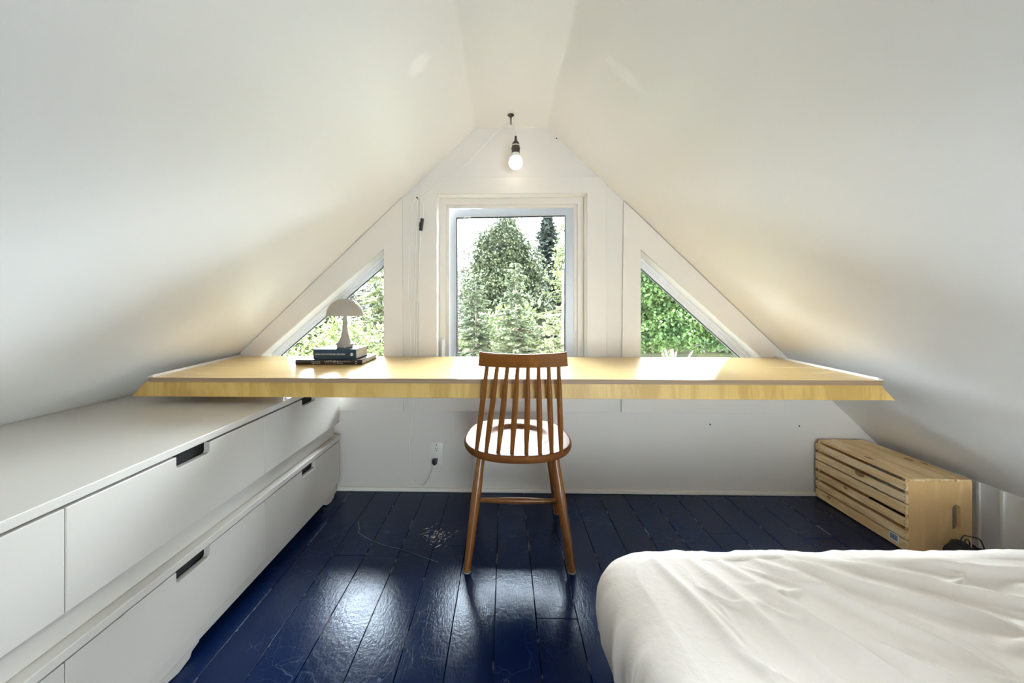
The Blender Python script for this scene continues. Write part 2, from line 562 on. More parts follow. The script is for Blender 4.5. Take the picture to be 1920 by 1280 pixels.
# ------------------------------------------------------------------ desk
ZT = .754
d = thing('desk', 'long birch plywood desk spanning the room under the windows', 'desk', (0, 1.75, ZT - .018))
tp = [(-1.392, -.322), (1.412, -.322), (1.475, .313), (-1.49, .313)]
b = prism(new(), tp, [], 0, .018, XY)
top = obj('desktop', b, M['ply_top'], d)
top.data.materials.append(M['ply_edge'])
for f in top.data.polygons:
    if abs(f.normal.z) < .5: f.material_index = 1
b = prism(new(), [(-1.470, -.058), (1.466, -.058), (1.412, 0), (-1.412, 0)], [], -.314, -.296, XZ, .001)
obj('apron', b, M['ply_apron'], d)
for s, a, c in ((-1, (-1.392, -.318), (-1.488, .31)), (1, (1.412, -.318), (1.474, .31))):
    b = new()
    vs = []
    for (x, y), w in ((a, .016), (c, .016)):
        vs.append([b.verts.new((x - s * .012, y, .0182)), b.verts.new((x + s * .012, y, .0182)), b.verts.new((x - s * .009, y, .0182 + w * .55)), b.verts.new((x - s * .012, y, .0182 + w * .62))])
    p, q = vs
    for i in range(4):
        j = (i + 1) % 4
        b.faces.new((p[i], p[j], q[j], q[i]))
    b.faces.new(p); b.faces.new(q[::-1])
    o = obj('edge_strip', b, M['trimpaint'], d)
    o['label'] = 'white painted strip between desktop and sloped ceiling'
for x in (-1.30, 1.30):
    b = new(); box(b, x - .10, x + .10, .255, .312, -.05, 0, .002)
    obj('cleat', b, M['ply_apron'], d)

# ------------------------------------------------------------------ stacked drawer chests
XF, XB = -.90, -1.60
SEAMS = [2.012, 1.378, .744, .110]
def front_poly(y0, y1, z0, z1):
    c = (y0 + y1) / 2; w, h, r = .0575, .033, .009
    P = [(y0, z0), (y1, z0), (y1, z1), (c + w, z1)]
    P += [(c + w, z1 - h + r)] + [(c + w - r + r * math.cos(a), z1 - h + r - r * math.sin(a)) for a in (PI / 6, PI / 3)] + [(c + w - r, z1 - h)]
    P += [(c - w + r, z1 - h)] + [(c - w + r - r * math.sin(a), z1 - h + r - r * math.cos(a)) for a in (PI / 6, PI / 3)] + [(c - w, z1 - h + r)]
    P += [(c - w, z1), (y0, z1)]
    return P
def chest(label, z0, zdr0, zdr1, ztop, xb, feet):
    yc = (SEAMS[0] + SEAMS[-1]) / 2
    t = thing('drawer_chest', label, 'chest of drawers', (XF - .3, yc, z0), 0, 'stacked white drawer chests')
    L = lambda bmx: (bmesh.ops.translate(bmx, verts=bmx.verts, vec=(-(XF - .3), -yc, -z0)), bmx)[1]
    y1, y0 = SEAMS[0], SEAMS[-1]
    b = new(); box(b, xb, XF + .004, y0 - .004, y1 + .004, ztop - .022, ztop, .002)
    obj('top_panel', L(b), M['white_lacquer'], t)
    b = new(); box(b, xb + .01, XF - .07, y0 + .002, y1 - .012, zdr0 - .0, ztop - .0225)
    obj('carcass', L(b), M['white_lacquer'], t)
    for a, c in zip(SEAMS, SEAMS[1:]):
        b = prism(new(), front_poly(c + .0008, a - .0008, zdr0, zdr1), [], XF - .020, XF, YZ, .0022)
        dr = obj('drawer', L(b), M['white_lacquer'], t)
        m_ = (a + c) / 2
        b = new(); box(b, XF - .066, XF - .026, m_ - .09, m_ + .09, zdr1 - .06, zdr1 + .003)  # black box paints in the shade behind the finger notch
        obj('finger_slot_shade', L(b), M['dark_slot'], dr)
        b = new(); box(b, XF - .068, XF - .022, c + .004, a - .004, zdr0 + .004, zdr1 - .07)
        obj('drawer_box', L(b), M['white_lacquer'], dr)
    if feet:
        # base rail with a rounded lower edge, on turned-in feet
        b = new(); box(b, xb + .02, XF - .006, y0 + .03, y1 - .03, .042, zdr0 - .0035, .004)
        obj('plinth', L(b), M['white_lacquer'], t)
        for y in (1.945, 1.03, .16):
            prof = [(-.075, .044), (.075, .044), (.070, .026), (.045, .020), (.038, .007), (.0, .0), (-.038, .007), (-.045, .020), (-.070, .026)]
            for x in (XF - .040, xb + .05):
                b = prism(new(), [(y + u, v) for u, v in prof], [], x, x + .022, YZ, .001)
                obj('foot', L(b), M['white_lacquer'], t)
    else:
        b = new()
        pr = [(XF - .030, z0), (XF - .026, z0 + .003), (XF - .024, z0 + .012), (XF - .022, zdr0 - .002), (XF - .06, zdr0 - .002), (XF - .06, z0)]
        prism(b, pr, [], y0 + .02, y1 - .02, lambda u, v, dd: (u, dd, v))
        obj('plinth', L(b), M['white_lacquer'], t, True, 30)
        b = new(); box(b, xb + .03, XF - .061, y0 + .02, y1 - .02, z0, zdr0 - .002)
        obj('base_frame', L(b), M['white_lacquer'], t)
    return t
chest('lower white drawer chest, standing on the blue floor', 0, .082, .3025, .331, -1.66, True)
chest('upper white drawer chest, its long top tucked under the desk', .331, .402, .6185, .648, -1.625, False)

# ------------------------------------------------------------------ chair
CX, CYS = .055, 1.68
ch = thing('spindle_chair', 'brown spindle-back wooden chair pulled up to the desk', 'chair', (CX, CYS, 0))
# seat: rounded outline, dished top; outline given in (x, y) about the seat centre
NSEG = 72
def seat_r(a):
    cx, cy = math.cos(a), math.sin(a)
    n = 2.35 if cy < 0 else 3.4
    w, h = .236, (.228 if cy < 0 else .222)
    # narrower toward the front
    r = (abs(cx / w) ** n + abs(cy / h) ** n) ** (-1 / n)
    x, y = r * cx, r * cy
    if y > 0: x *= 1 - .11 * (y / .222)
    return Vector((x, y, 0))
def seat_z(p):
    z = .448 + (.012 * max(0, p.y) / .22)
    q = ((p.x - .0) / .150) ** 2 + ((p.y - .015) / .140) ** 2
    if q < 1.3:
        s = max(0, min(1, (1.10 - q) / .42)); z -= .017 * s * s * (3 - 2 * s)
    return z
b = new()
rings = []
fr_ = [0.0001] + [i / 26 for i in range(1, 26)] + [.985]
for f in fr_:
    ring = []
    for k in range(NSEG):
        p = seat_r(2 * PI * k / NSEG) * f
        ring.append(b.verts.new((p.x, p.y, seat_z(p))))
    rings.append(ring)
for sc, dz in ((1.0, -.006), (1.004, -.014), (.995, -.022), (.972, -.030), (.94, -.034), (.5, -.034), (.0001, -.034)):
    ring = []
    for k in range(NSEG):
        p = seat_r(2 * PI * k / NSEG) * sc
        zt = .448 + (.012 * max(0, p.y) / .22)
        ring.append(b.verts.new((p.x, p.y, zt + dz)))
    rings.append(ring)
for r0, r1 in zip(rings, rings[1:]):
    for k in range(NSEG):
        b.faces.new((r0[k], r0[(k + 1) % NSEG], r1[(k + 1) % NSEG], r1[k]))
obj('seat', b, M['chair_seat'], ch, True)
def turned(bm_, p, q, prof, n=14):
    p, q = Vector(p), Vector(q)
    m_ = 14
    pts, R = [], []
    for i in range(m_ + 1):
        t = i / m_
        pts.append(p.lerp(q, t))
        for (t0, r0), (t1, r1) in zip(prof, prof[1:]):
            if t0 <= t <= t1 + 1e-9:
                s = (t - t0) / (t1 - t0); s = s * s * (3 - 2 * s)
                R.append(r0 + (r1 - r0) * s); break
    tube(bm_, pts, R, n)
LEGS = {}
for nm, top_, foot in (('rl', (-.154, -.130, .420), (-.203, -.230, .004)), ('rr', (.150, -.130, .420), (.204, -.225, .004)),
                       ('fl', (-.150, .120, .424), (-.216, .205, .004)), ('fr', (.150, .120, .424), (.204, .190, .004))):
    b = new()
    turned(b, top_, foot, ((0, .0165), (.35, .0195), (.7, .0175), (1, .0135)))
    lg = obj('leg', b, M['chair'], ch, True, 50)
    b = new(); lathe(b, [(0, 0), (.0145, 0), (.0145, .0042), (0, .0042)], (foot[0], foot[1], 0), 20)
    obj('foot_pad', b, M['felt'], lg)
    LEGS[nm] = (Vector(top_), Vector(foot))
def on_leg(nm, z):
    t_, f_ = LEGS[nm]
    k = (t_.z - z) / (t_.z - f_.z)
    return t_.lerp(f_, k)
for s in 'lr':
    p, q = on_leg('r' + s, .165), on_leg('f' + s, .165)
    b = new(); turned(b, p, q, ((0, .008), (.5, .0125), (1, .008)), 12)
    obj('stretcher', b, M['chair'], ch, True)
p = (on_leg('rl', .165) + on_leg('fl', .165)) / 2 + Vector((.004, 0, 0))
q = (on_leg('rr', .165) + on_leg('fr', .165)) / 2 - Vector((.004, 0, 0))
b = new(); turned(b, p, q, ((0, .009), (.5, .0145), (1, .009)), 12)
obj('stretcher', b, M['chair'], ch, True)
# crest rail: curved board, leaning back
RZ0, RZ1 = .810, .860
def rail_pt(u, w, t):
    """u along, w up 0..1, t thickness"""
    half = .157 + .006 * (1 - w) * 1.0
    x = .010 + u * half
    bow = .016 * (u * u)              # ends swing towards the sitter
    z = RZ0 + (RZ1 - RZ0) * w + .007 * abs(u) ** 2.5 * (1 if w > .5 else .6)
    y = -.325 + bow - .012 * w + t
    return (x, y, z)
b = new()
N = 24
sec = [(0, -.009), (.04, -.011), (.9, -.011), (1, -.006), (1, .006), (.9, .011), (.04, .011), (0, .009)]
rings = [[b.verts.new(rail_pt(-1 + 2 * i / N, w, t)) for w, t in sec] for i in range(N + 1)]
for r0, r1 in zip(rings, rings[1:]):
    for k in range(len(sec)):
        j = (k + 1) % len(sec)
        b.faces.new((r0[k], r0[j], r1[j], r1[k]))
b.faces.new(rings[0]); b.faces.new(rings[-1][::-1])
bmesh.ops.bevel(b, geom=[e for e in b.edges if len(e.link_faces) == 2 and e.calc_face_angle(0) > 1.0], offset=.004, segments=2, affect='EDGES')
obj('crest_rail', b, M['chair'], ch, True, 40)
base_x = (-.172, -.132, -.083, -.028, .030, .085, .132, .172)
for i, bx in enumerate(base_x):
    a = (i - 3.5) / 3.5
    by = -.186 + .022 * abs(a) ** 2.2
    u = (a * .80)
    tx, ty, tz = rail_pt(u, .18, 0)
    b = new()
    turned(b, (bx, by, .440), (tx, ty, tz), ((0, .0078), (.35, .0112), (.6, .0105), (1, .0072)), 12)
    obj('spindle', b, M['chair'], ch, True, 50)

# ------------------------------------------------------------------ books and table lamp
def text(name, s, size, m, parent, loc_, rot=(PI / 2, 0, 0), w=None):
    cu = bpy.data.curves.new(name, 'FONT')
    cu.body = s; cu.size = size; cu.extrude = .0003
    cu.align_y = 'CENTER'
    cu.materials.append(m)
    tmp = bpy.data.objects.new('tmp', cu)
    me = bpy.data.meshes.new_from_object(tmp)
    bpy.data.objects.remove(tmp); bpy.data.curves.remove(cu)
    o = bpy.data.objects.new(name, me)
    C.objects.link(o); o.parent = parent; o.location = loc_; o.rotation_euler = rot
    if w: o.scale = (w, 1, 1)
    return o
def book(name, label, w, dpt, h, locn, rz, cover):
    t = thing(name, label, 'book', locn, rz, 'books under the lamp')
    th = .003
    b = new()
    prism(b, [(0, 0), (dpt, 0), (dpt, th), (.012, th), (.006, th + .004), (.006, h - th - .004), (.012, h - th), (dpt, h - th), (dpt, h), (0, h), (-.002, h / 2)], [], 0, w, lambda u, v, dd: (dd, u, v))
    obj('cover', b, cover, t)
    b = new(); box(b, .004, w - .005, .007, dpt - .005, th + .0002, h - th - .0002)
    obj('pages', b, M['paper'], t)
    return t
b1 = book('book', 'large thin brown book lying flat on the desk, bottom of the two', .315, .235, .023, (-.996, 1.752, ZT + .0005), .03, M['brown_cover'])
text('lettering', 'space', .021, M['printb'], b1, (.076, -.0014, .0125), w=.92)
text('lettering', 'WITHIN', .019, M['printb'], b1, (.138, -.0014, .0125), w=.92)
text('lettering', 'interior architecture', .0075, M['printb'], b1, (.198, -.0014, .015))
text('lettering', 'and design', .0065, M['printb'], b1, (.198, -.0014, .008))
b = new(); lathe(b, [(0, 0), (.0065, 0), (.0065, .0006), (0, .0006)], n=24)
bmesh.ops.rotate(b, matrix=Matrix.Rotation(PI / 2, 3, 'X'), verts=b.verts); bmesh.ops.translate(b, verts=b.verts, vec=(.288, -.0008, .0115))
obj('spine_mark', b, M['print'], b1)
b2_ = book('book', 'thick navy blue book on top of the brown book, under the lamp', .206, .165, .049, (-.922, 1.775, ZT + .0242), .0, M['navy_cover'])
text('lettering', '150 BEST NEW COTTAGE AND CABIN IDEAS', .0088, M['print'], b2_, (.008, -.002, .024), w=.83)
b = new(); lathe(b, [(0, 0), (.0072, 0), (.0072, .0006), (0, .0006)], n=24)
bmesh.ops.rotate(b, matrix=Matrix.Rotation(PI / 2, 3, 'X'), verts=b.verts); bmesh.ops.translate(b, verts=b.verts, vec=(.187, -.0013, .0235))
obj('spine_mark', b, M['print'], b2_)

ZB = ZT + .0242 + .049
lm = thing('table_lamp', 'small off-white mushroom table lamp standing on the stacked books', 'lamp', (-.802, 1.852, ZB + .0003))
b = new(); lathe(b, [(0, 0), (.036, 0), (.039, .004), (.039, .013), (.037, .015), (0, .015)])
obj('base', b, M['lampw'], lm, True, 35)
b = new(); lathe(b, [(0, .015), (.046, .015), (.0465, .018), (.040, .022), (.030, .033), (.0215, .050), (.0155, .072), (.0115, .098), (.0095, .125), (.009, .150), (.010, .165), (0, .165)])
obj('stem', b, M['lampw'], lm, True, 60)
pr = [(.086 * math.cos(a), .162 + .082 * math.sin(a) ** .95) for a in [PI / 2 * i / 16 for i in range(17)]]
pr[-1] = (0, .244)
pin = [(r * .965, z - .003) for r, z in pr[::-1]]
pin[0] = (0, .241)
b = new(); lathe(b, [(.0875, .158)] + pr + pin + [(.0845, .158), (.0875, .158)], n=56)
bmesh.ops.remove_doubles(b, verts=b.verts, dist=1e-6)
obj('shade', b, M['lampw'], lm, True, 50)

# ------------------------------------------------------------------ pendant bulb, hook, cord, outlet
hk = thing('ceiling_hook', 'dark metal hook screwed into the ridge strip of the ceiling', 'hook', (.030, 1.937, ZL - .001))
b = new(); lathe(b, [(0, 0), (.016, 0), (.017, -.003), (.012, -.008), (.005, -.010), (.0035, -.02), (.0035, -.03), (0, -.03)], n=28)
obj('hook_plate', b, M['bakelite'], hk, True, 50)
b = new(); tube(b, spline([(0, 0, -.028), (.001, -.003, -.045), (.0, -.012, -.056), (.0, -.022, -.050), (0, -.024, -.040)]), .0028, 8)
obj('hook_arm', b, M['bakelite'], hk, True)

PX, PY = .055, 1.93
pl = thing('pendant_lamp', 'bare lit bulb in a black socket on white cord, under the ceiling hook', 'pendant lamp', (PX, PY, 1.75))
zb = 1.739 - 1.75
R_ = .0355
prof = [(0, zb)] + [(R_ * math.sin(a), zb + R_ - R_ * math.cos(a)) for a in [PI * i / 24 for i in range(1, 16)]]
prof += [(.0285, zb + .060), (.0225, zb + .0645)]
b = new(); lathe(b, prof + [(0, zb + .0645)], n=36)
bl = obj('bulb', b, M['bulb'], pl, True, 60); bl['label'] = 'glowing white bulb globe'
b = new(); lathe(b, [(0, zb + .0646), (.0235, zb + .0646), (.0195, zb + .072), (.0185, zb + .086), (0, zb + .086)], n=30)
obj('bulb_collar', b, M['outlet'], pl, True, 40)
b = new(); lathe(b, [(0, zb + .084), (.021, zb + .084), (.021, zb + .104), (.0235, zb + .106), (.0235, zb + .110), (.0205, zb + .112), (.0205, zb + .120), (0, zb + .120)], n=30)
obj('socket', b, M['bakelite'], pl, True, 40)
b = new(); lathe(b, [(0, zb + .1202), (.019, zb + .1202), (.019, zb + .126), (0, zb + .126)], n=30)
obj('socket_ring', b, M['brass'], pl, True, 40)
b = new(); lathe(b, [(0, zb + .126), (.0195, zb + .126), (.0185, zb + .134), (.012, zb + .144), (.008, zb + .147), (.007, zb + .150), (.0065, zb + .168), (.005, zb + .172), (0, zb + .172)], n=30)
obj('socket_cap', b, M['bakelite'], pl, True, 40)
o_ = Vector((PX, PY, 1.75))
path = [(PX, PY, 1.908), (.053, 1.927, 1.945), (.044, 1.922, 1.968), (.031, 1.920, 1.9745), (.005, 1.925, 1.968), (-.05, 1.95, 1.935), (-.13, 1.985, 1.868),
        (-.21, 2.015, 1.80), (-.29, 2.04, 1.748), (-.37, 2.055, 1.703), (-.44, 2.058, 1.668), (-.470, 2.058, 1.640), (-.466, 2.056, 1.622), (-.455, 2.058, 1.59), (-.453, 2.058, 1.54), (-.456, 2.056, 1.515)]
# cord to the switch
c1 = spline(path, 8)
b = new(); tube(b, [p - o_ for p in c1], .0026, 8)
# from the switch down behind the desk, a spare loop, up to the nail again and down to the plug
path2 = [(-.468, 2.056, 1.455), (-.472, 2.058, 1.38), (-.478, 2.060, 1.22), (-.486, 2.066, 1.05), (-.494, 2.072, .90), (-.498, 2.072, .76), (-.502, 2.071, .62), (-.515, 2.068, .545), (-.535, 2.068, .525), (-.552, 2.068, .545), (-.545, 2.071, .62),
         (-.528, 2.072, .78), (-.530, 2.072, .95), (-.540, 2.072, 1.12), (-.536, 2.071, 1.30), (-.530, 2.070, 1.48), (-.522, 2.067, 1.57), (-.505, 2.062, 1.615), (-.490, 2.058, 1.626), (-.484, 2.058, 1.60), (-.490, 2.064, 1.50), (-.500, 2.071, 1.3), (-.505, 2.072, 1.0), (-.508, 2.072, .78), (-.506, 2.072, .62),
         (-.510, 2.071, .50), (-.526, 2.072, .36), (-.535, 2.072, .24), (-.532, 2.071, .13), (-.512, 2.07, .06), (-.478, 2.065, .034), (-.445, 2.06, .045), (-.420, 2.05, .085), (-.402, 2.042, .13), (-.394, 2.040, .155)]
tube(b, [p - o_ for p in spline(path2, 8)], .0024, 8)
obj('cord', b, M['cord'], pl, True)
b = new(); box(b, -.009, .009, -.008, .008, -.034, .034, .004, 3)
box(b, -.0125, -.008, -.005, .005, -.012, .012, .002)
bmesh.ops.rotate(b, matrix=Matrix.Rotation(.14, 3, 'Y'), verts=b.verts)
bmesh.ops.translate(b, verts=b.verts, vec=Vector((-.462, 2.056, 1.485)) - o_)
obj('cord_switch', b, M['black_plastic'], pl, True, 40)
b = new()
prism(b, [(-.015, .012), (.014, .012), (.013, -.006), (.004, -.018), (-.004, -.018), (-.0145, -.008)], [], -.032, -.0042, XZ, .003)
bmesh.ops.translate(b, verts=b.verts, vec=Vector((-.388, YW - .0055, .176)) - o_)
obj('plug', b, M['black_plastic'], pl, True, 40)

nl = thing('nail', 'small dark nail holding the white cord beside the window casing', 'nail', (-.487, YW, 1.632))
b = new(); tube(b, [(0, 0, 0), (0, -.026, .002)], .0022, 10)
obj('shank', b, M['nail'], nl, True, 50)
b = new(); tube(b, [(0, -.026, .002), (0, -.028, .0022)], .0045, 12)
obj('head', b, M['nail'], nl)
for x, y, z, lb in ((.285, YW, 1.965, 'tiny screw in the gable wall, above and right of the bulb'), (1.128, YW, .383, 'tiny screw in the wall under the desk, nearer the chair'), (1.61, YW, .378, 'tiny screw in the wall just above the wooden crate')):
    b = new(); tube(b, [(0, .0, 0), (0, -.0025, 0)], [.0045, .003], 12)
    o = tag(obj('screw', b, M['nail']), lb, 'screw', 'screws in the gable wall'); o.location = (x, y, z)

ot = thing('wall_outlet', 'white duplex wall outlet under the desk, left of the chair', 'outlet', (-.382, YW, .208))
b = new(); box(b, -.036, .036, -.005, 0, -.063, .063, .003, 2)
obj('faceplate', b, M['outlet'], ot, True, 40)
for z in (.028, -.030):
    P = [(.0165 * math.cos(a) * 1.0, z + max(-.0145, min(.0145, .0185 * math.sin(a)))) for a in [2 * PI * i / 32 for i in range(32)]]
    rc = obj('receptacle', prism(new(), P, [], -.0068, -.0048, XZ), M['outlet'], ot)
    b = new()
    for x, w, h0, h1 in ((-.0063, .0011, .001, .009), (.0063, .0011, .002, .008)):
        box(b, x - w, x + w, -.0072, -.0066, z + h0, z + h1)
    box(b, -.0022, .0022, -.0072, -.0066, z - .0095, z - .005)
    obj('slot', b, M['dark_slot'], rc)
for z in (.052, -.053):
    b = new(); tube(b, [(0, -.005, z), (0, -.0062, z)], .0032, 12)
    obj('screw_head', b, M['nail'], ot)

# ------------------------------------------------------------------ crate
cw, cl, chh = .262, .475, .314
cr = thing('wooden_crate', 'knotty pine slatted crate lying on its side by the low right wall', 'crate', (1.674, 1.590, .0), math.radians(-1.0))
R2 = random.Random(5)
def slat(x0, x1, z0, z1, bev=.0015):
    b = new(); dy = R2.uniform(-.003, .003)
    box(b, x0, x1, .004 + dy, cl - .004 + dy, z0, z1, bev)
    # shift grain per slat
    nf = len(b.faces)
    if x0 == 0:
        for y in (.014, cl - .014):
            for f in (.25, .7):
                tube(b, [(.0005, y, z0 + (z1 - z0) * f), (-.0006, y, z0 + (z1 - z0) * f)], .0018, 8)
    b.faces.ensure_lookup_table()
    for f in b.faces[nf:]: f.material_index = 1
    o = obj('slat', b, M['pine'], cr)
    o.data.materials.append(M['nail'])
    return o
nface = 6
for i in range(nface):
    h = (chh - .012) / nface
    z0 = .006 + i * h
    slat(0, .009, z0 + .002, z0 + h - (.013 if i in (1, 2, 4, 5) else .006))
ntop = 4
for i in range(ntop):
    w = (cw - .012) / ntop
    x0 = .0105 + i * w
    slat(x0, x0 + w - .0035, chh - .009, chh)
    slat(x0, x0 + w - .0035, .0005, .0085)
def stadium(cy, cz, w, h, n=8):
    r = w / 2
    top_ = [(cy + r * math.cos(a), cz + h / 2 - r + r * math.sin(a)) for a in [PI * i / n for i in range(n + 1)]]
    bot_ = [(cy - r * math.cos(a), cz - h / 2 + r - r * math.sin(a)) for a in [PI * i / n for i in range(n + 1)]]
    return top_ + bot_
for y0, y1 in ((.006, .021), (cl - .021, cl - .006)):
    P = [(.0095, .0088), (cw, .0088), (cw, chh - .0092), (.0095, chh - .0092)]
    b = prism(new(), P, [stadium(cw - .062, chh * .49, .032, .108)], y0, y1, XZ, .001)
    obj('end_panel', b, M['crate_end'], cr)
b = new(); box(b, -.0006, .0, .035, .078, .022, .056)
st = obj('barcode_sticker', b, M['sticker'], cr)
b = new()
y = .042
for i in range(12):
    w = R2.choice((.0009, .0016, .0024))
    box(b, -.0010, -.0006, y, y + w, .028, .051); y += w + .0014
    if y > .072: break
obj('barcode', b, M['ink'], st)

# ------------------------------------------------------------------ black bag with cord loops, behind the bed
bg = thing('black_bag', 'slumped black bag with thin cord loops beside the wooden crate', 'bag', (1.800, 1.515, 0))
b = new()
bmesh.ops.create_icosphere(b, subdivisions=4, radius=1)
for v in b.verts:
    p = v.co
    n_ = noise.noise(p * 2.2 + Vector((3, 1, 2))) * .16 + noise.noise(p * 5) * .06
    r = 1 + n_
    z = max(0.002, (p.z * r * .5 + .42) * .115)
    v.co = Vector((p.x * r * .050 * (1.25 - .6 * z / .11), p.y * r * .042, z))
obj('bag_body', b, M['black_cloth'], bg, True)
for pts in ([(-.018, -.01, .085), (-.018, -.014, .118), (-.004, -.012, .134), (.030, .0, .124), (.074, .005, .112), (.086, .004, .095), (.088, .0, .074), (.070, -.002, .070), (.030, -.004, .076)],
            [(-.018, -.02, .08), (-.014, -.022, .112), (.0, -.018, .124), (.014, -.015, .110), (.018, -.012, .085)]):
    b = new(); tube(b, spline(pts, 6), .0022, 8)
    obj('cord_loop', b, M['black_plastic'], bg, True)

# ------------------------------------------------------------------ bed
bd = thing('bed', 'low bed under a rumpled white sheet, in the near right corner', 'bed', (1.105, .264, 0), math.radians(1.5))
BX0, BX1, BY0, BY1, BR = .238, 1.93, -.75, 1.205, .20
BZ = .295
cxb, cyb = (BX0 + BX1) / 2, (BY0 + BY1) / 2
def rr_edge(a):
    """point of the rounded-rectangle outline in direction a from its centre, with outward normal"""
    w, h = (BX1 - BX0) / 2, (BY1 - BY0) / 2
    c, s = math.cos(a), math.sin(a)
    t = min(w / abs(c) if abs(c) > 1e-6 else 1e9, h / abs(s) if abs(s) > 1e-6 else 1e9)
    x, y = c * t, s * t
    ix, iy = w - BR, h - BR
    if abs(x) > ix and abs(y) > iy:
        ccx, ccy = math.copysign(ix, x), math.copysign(iy, y)
        bq = -(c * ccx + s * ccy); cq = ccx * ccx + ccy * ccy - BR * BR
        t = -bq + math.sqrt(max(0, bq * bq - cq))
        x, y = c * t, s * t
        n_ = Vector((x - ccx, y - ccy)).normalized()
    else:
        n_ = Vector((math.copysign(1, x), 0)) if abs(abs(x) - w) < 1e-6 else Vector((0, math.copysign(1, y)))
    return Vector((cxb + x, cyb + y)), n_
# folds: polylines on the top (x, y), height, width
FOLDS = [
    ([(.42, 1.14), (.46, .92), (.50, .70), (.53, .50)], .006, .016),
    ([(.52, 1.15), (.57, .98), (.62, .80), (.66, .60)], .007, .018),
    ([(.60, 1.14), (.68, .96), (.75, .80), (.82, .62)], .008, .016),
    ([(.70, 1.13), (.80, .99), (.90, .86), (1.0, .74)], .010, .017),
    ([(.78, 1.12), (.92, 1.0), (1.06, .90), (1.22, .82)], .011, .017),
    ([(.90, 1.12), (1.04, 1.03), (1.20, .95), (1.40, .90)], .010, .017),
    ([(1.05, 1.10), (1.25, 1.05), (1.50, 1.03), (1.8, 1.04)], .012, .020),
    ([(1.0, .76), (1.12, .72), (1.22, .74), (1.34, .71), (1.5, .73)], .022, .030),
    ([(.85, .70), (.98, .66), (1.1, .62), (1.25, .63), (1.45, .60)], .022, .028),
    ([(1.05, .82), (1.2, .79), (1.38, .80), (1.6, .78)], .014, .022),
    ([(1.02, .70), (1.06, .62), (1.12, .55)], .02, .02),
    ([(1.15, .72), (1.17, .64), (1.24, .57)], .02, .02),
    ([(1.30, 1.0), (1.45, .95), (1.7, .93)], .008, .02),
]
RF = random.Random(21)
for i in range(46):                      # fine creases running the same way as the big folds
    x, y = RF.uniform(.40, 1.75), RF.uniform(.66, 1.10)
    t_ = max(0, min(1, (x - .4) / 1.2))
    a_ = -1.35 + 1.1 * t_ + RF.gauss(0, .22)
    l_ = RF.uniform(.05, .20)
    bend = RF.gauss(0, .25)
    P = [(x + math.cos(a_ + bend * k) * l_ * k, y + math.sin(a_ + bend * k) * l_ * k) for k in (0, .5, 1, 1.5)]
    FOLDS.append((P, RF.uniform(.0018, .0045), RF.uniform(.005, .010)))
for i in range(26):                      # rumpled patch near the lower right of the picture
    x, y = RF.uniform(.95, 1.75), RF.uniform(.60, .84)
    a_ = RF.gauss(-.1, .7); l_ = RF.uniform(.05, .16)
    P = [(x + math.cos(a_) * l_ * k, y + math.sin(a_) * l_ * k + RF.gauss(0, .012)) for k in (0, .5, 1)]
    FOLDS.append((P, RF.uniform(.004, .012), RF.uniform(.008, .016)))
import numpy as np
FS = [(np.array([tuple(q.to_2d()) for q in spline([(x, y, 0) for x, y in P], 5)]), h, w) for P, h, w in FOLDS]
def fold_np(P):
    """height of all folds at the points P (n, 2)"""
    Z = np.zeros(len(P))
    for L, h, w in FS:
        lo, hi = L.min(0) - 3 * w, L.max(0) + 3 * w
        idx = np.where((P[:, 0] > lo[0]) & (P[:, 0] < hi[0]) & (P[:, 1] > lo[1]) & (P[:, 1] < hi[1]))[0]
        if not len(idx): continue
        Q = P[idx]
        best = np.full(len(Q), 1e9); bt = np.zeros(len(Q))
        for i in range(len(L) - 1):
            d_ = L[i + 1] - L[i]
            t = np.clip(((Q - L[i]) @ d_) / (d_ @ d_), 0, 1)
            ds = np.linalg.norm(Q - L[i] - t[:, None] * d_, axis=1)
            m_ = ds < best
            best[m_] = ds[m_]; bt[m_] = (i + t[m_]) / (len(L) - 1)
        fade = np.clip(np.minimum(bt, 1 - bt) / .25, 0, 1)
        Z[idx] += 1.9 * h * fade * np.exp(-(best / w) ** 2)
    return Z
b = new()
NA = 900
angs = []
# denser angles on the visible side (left / far)
for i in range(NA):
    angs.append(2 * PI * i / NA)
rings = []
SIDE = [(-.050, .012), (-.040, .04), (-.022, .085), (-.006, .125), (.0, .175), (-.002, .216), (-.009, .238), (-.021, .260), (-.040, .277), (-.066, .288), (-.10, .295)]
TOPF = [1 - .62 * (i / 120) for i in range(1, 121)] + [.38 * (1 - i / 12) for i in range(1, 13)]
EDGE = [rr_edge(a) for a in angs]
cen = Vector((cxb, cyb))
def drift(q):
    """the sheet hangs slacker toward the far left corner, tighter along the side"""
    return .05 * max(0, min(1, (1.10 - q.y) / .38)) * max(0, min(1, (.62 - q.x) / .3))
for off, z in SIDE:
    FH = fold_np(np.array([tuple(p + n_ * off) for p, n_ in EDGE]))
    ring = []
    for (p, n_), fh in zip(EDGE, FH):
        dn = max(0, (.285 - z) / .285)
        # hanging folds: ridges that run up the side
        s_ = p.x * 1.0 - p.y
        wr_ = (noise.noise(Vector((s_ * 17, z * 1.3, 0))) * .024 + noise.noise(Vector((s_ * 41, z * 2.0, 4))) * .012) * (dn ** .6 + .16)
        hem = noise.noise(Vector((p.x * 5, p.y * 5, 9))) * .012 if z < .05 else 0
        q = p + n_ * (off + wr_)
        zz = z + hem + (fh * .8 + noise.noise(Vector((q.x * 7, q.y * 7, 1))) * .005) * (1 - dn)
        ring.append(b.verts.new((q.x + drift(q) - 1.08, q.y - .25, max(.004, zz))))
    rings.append(ring)
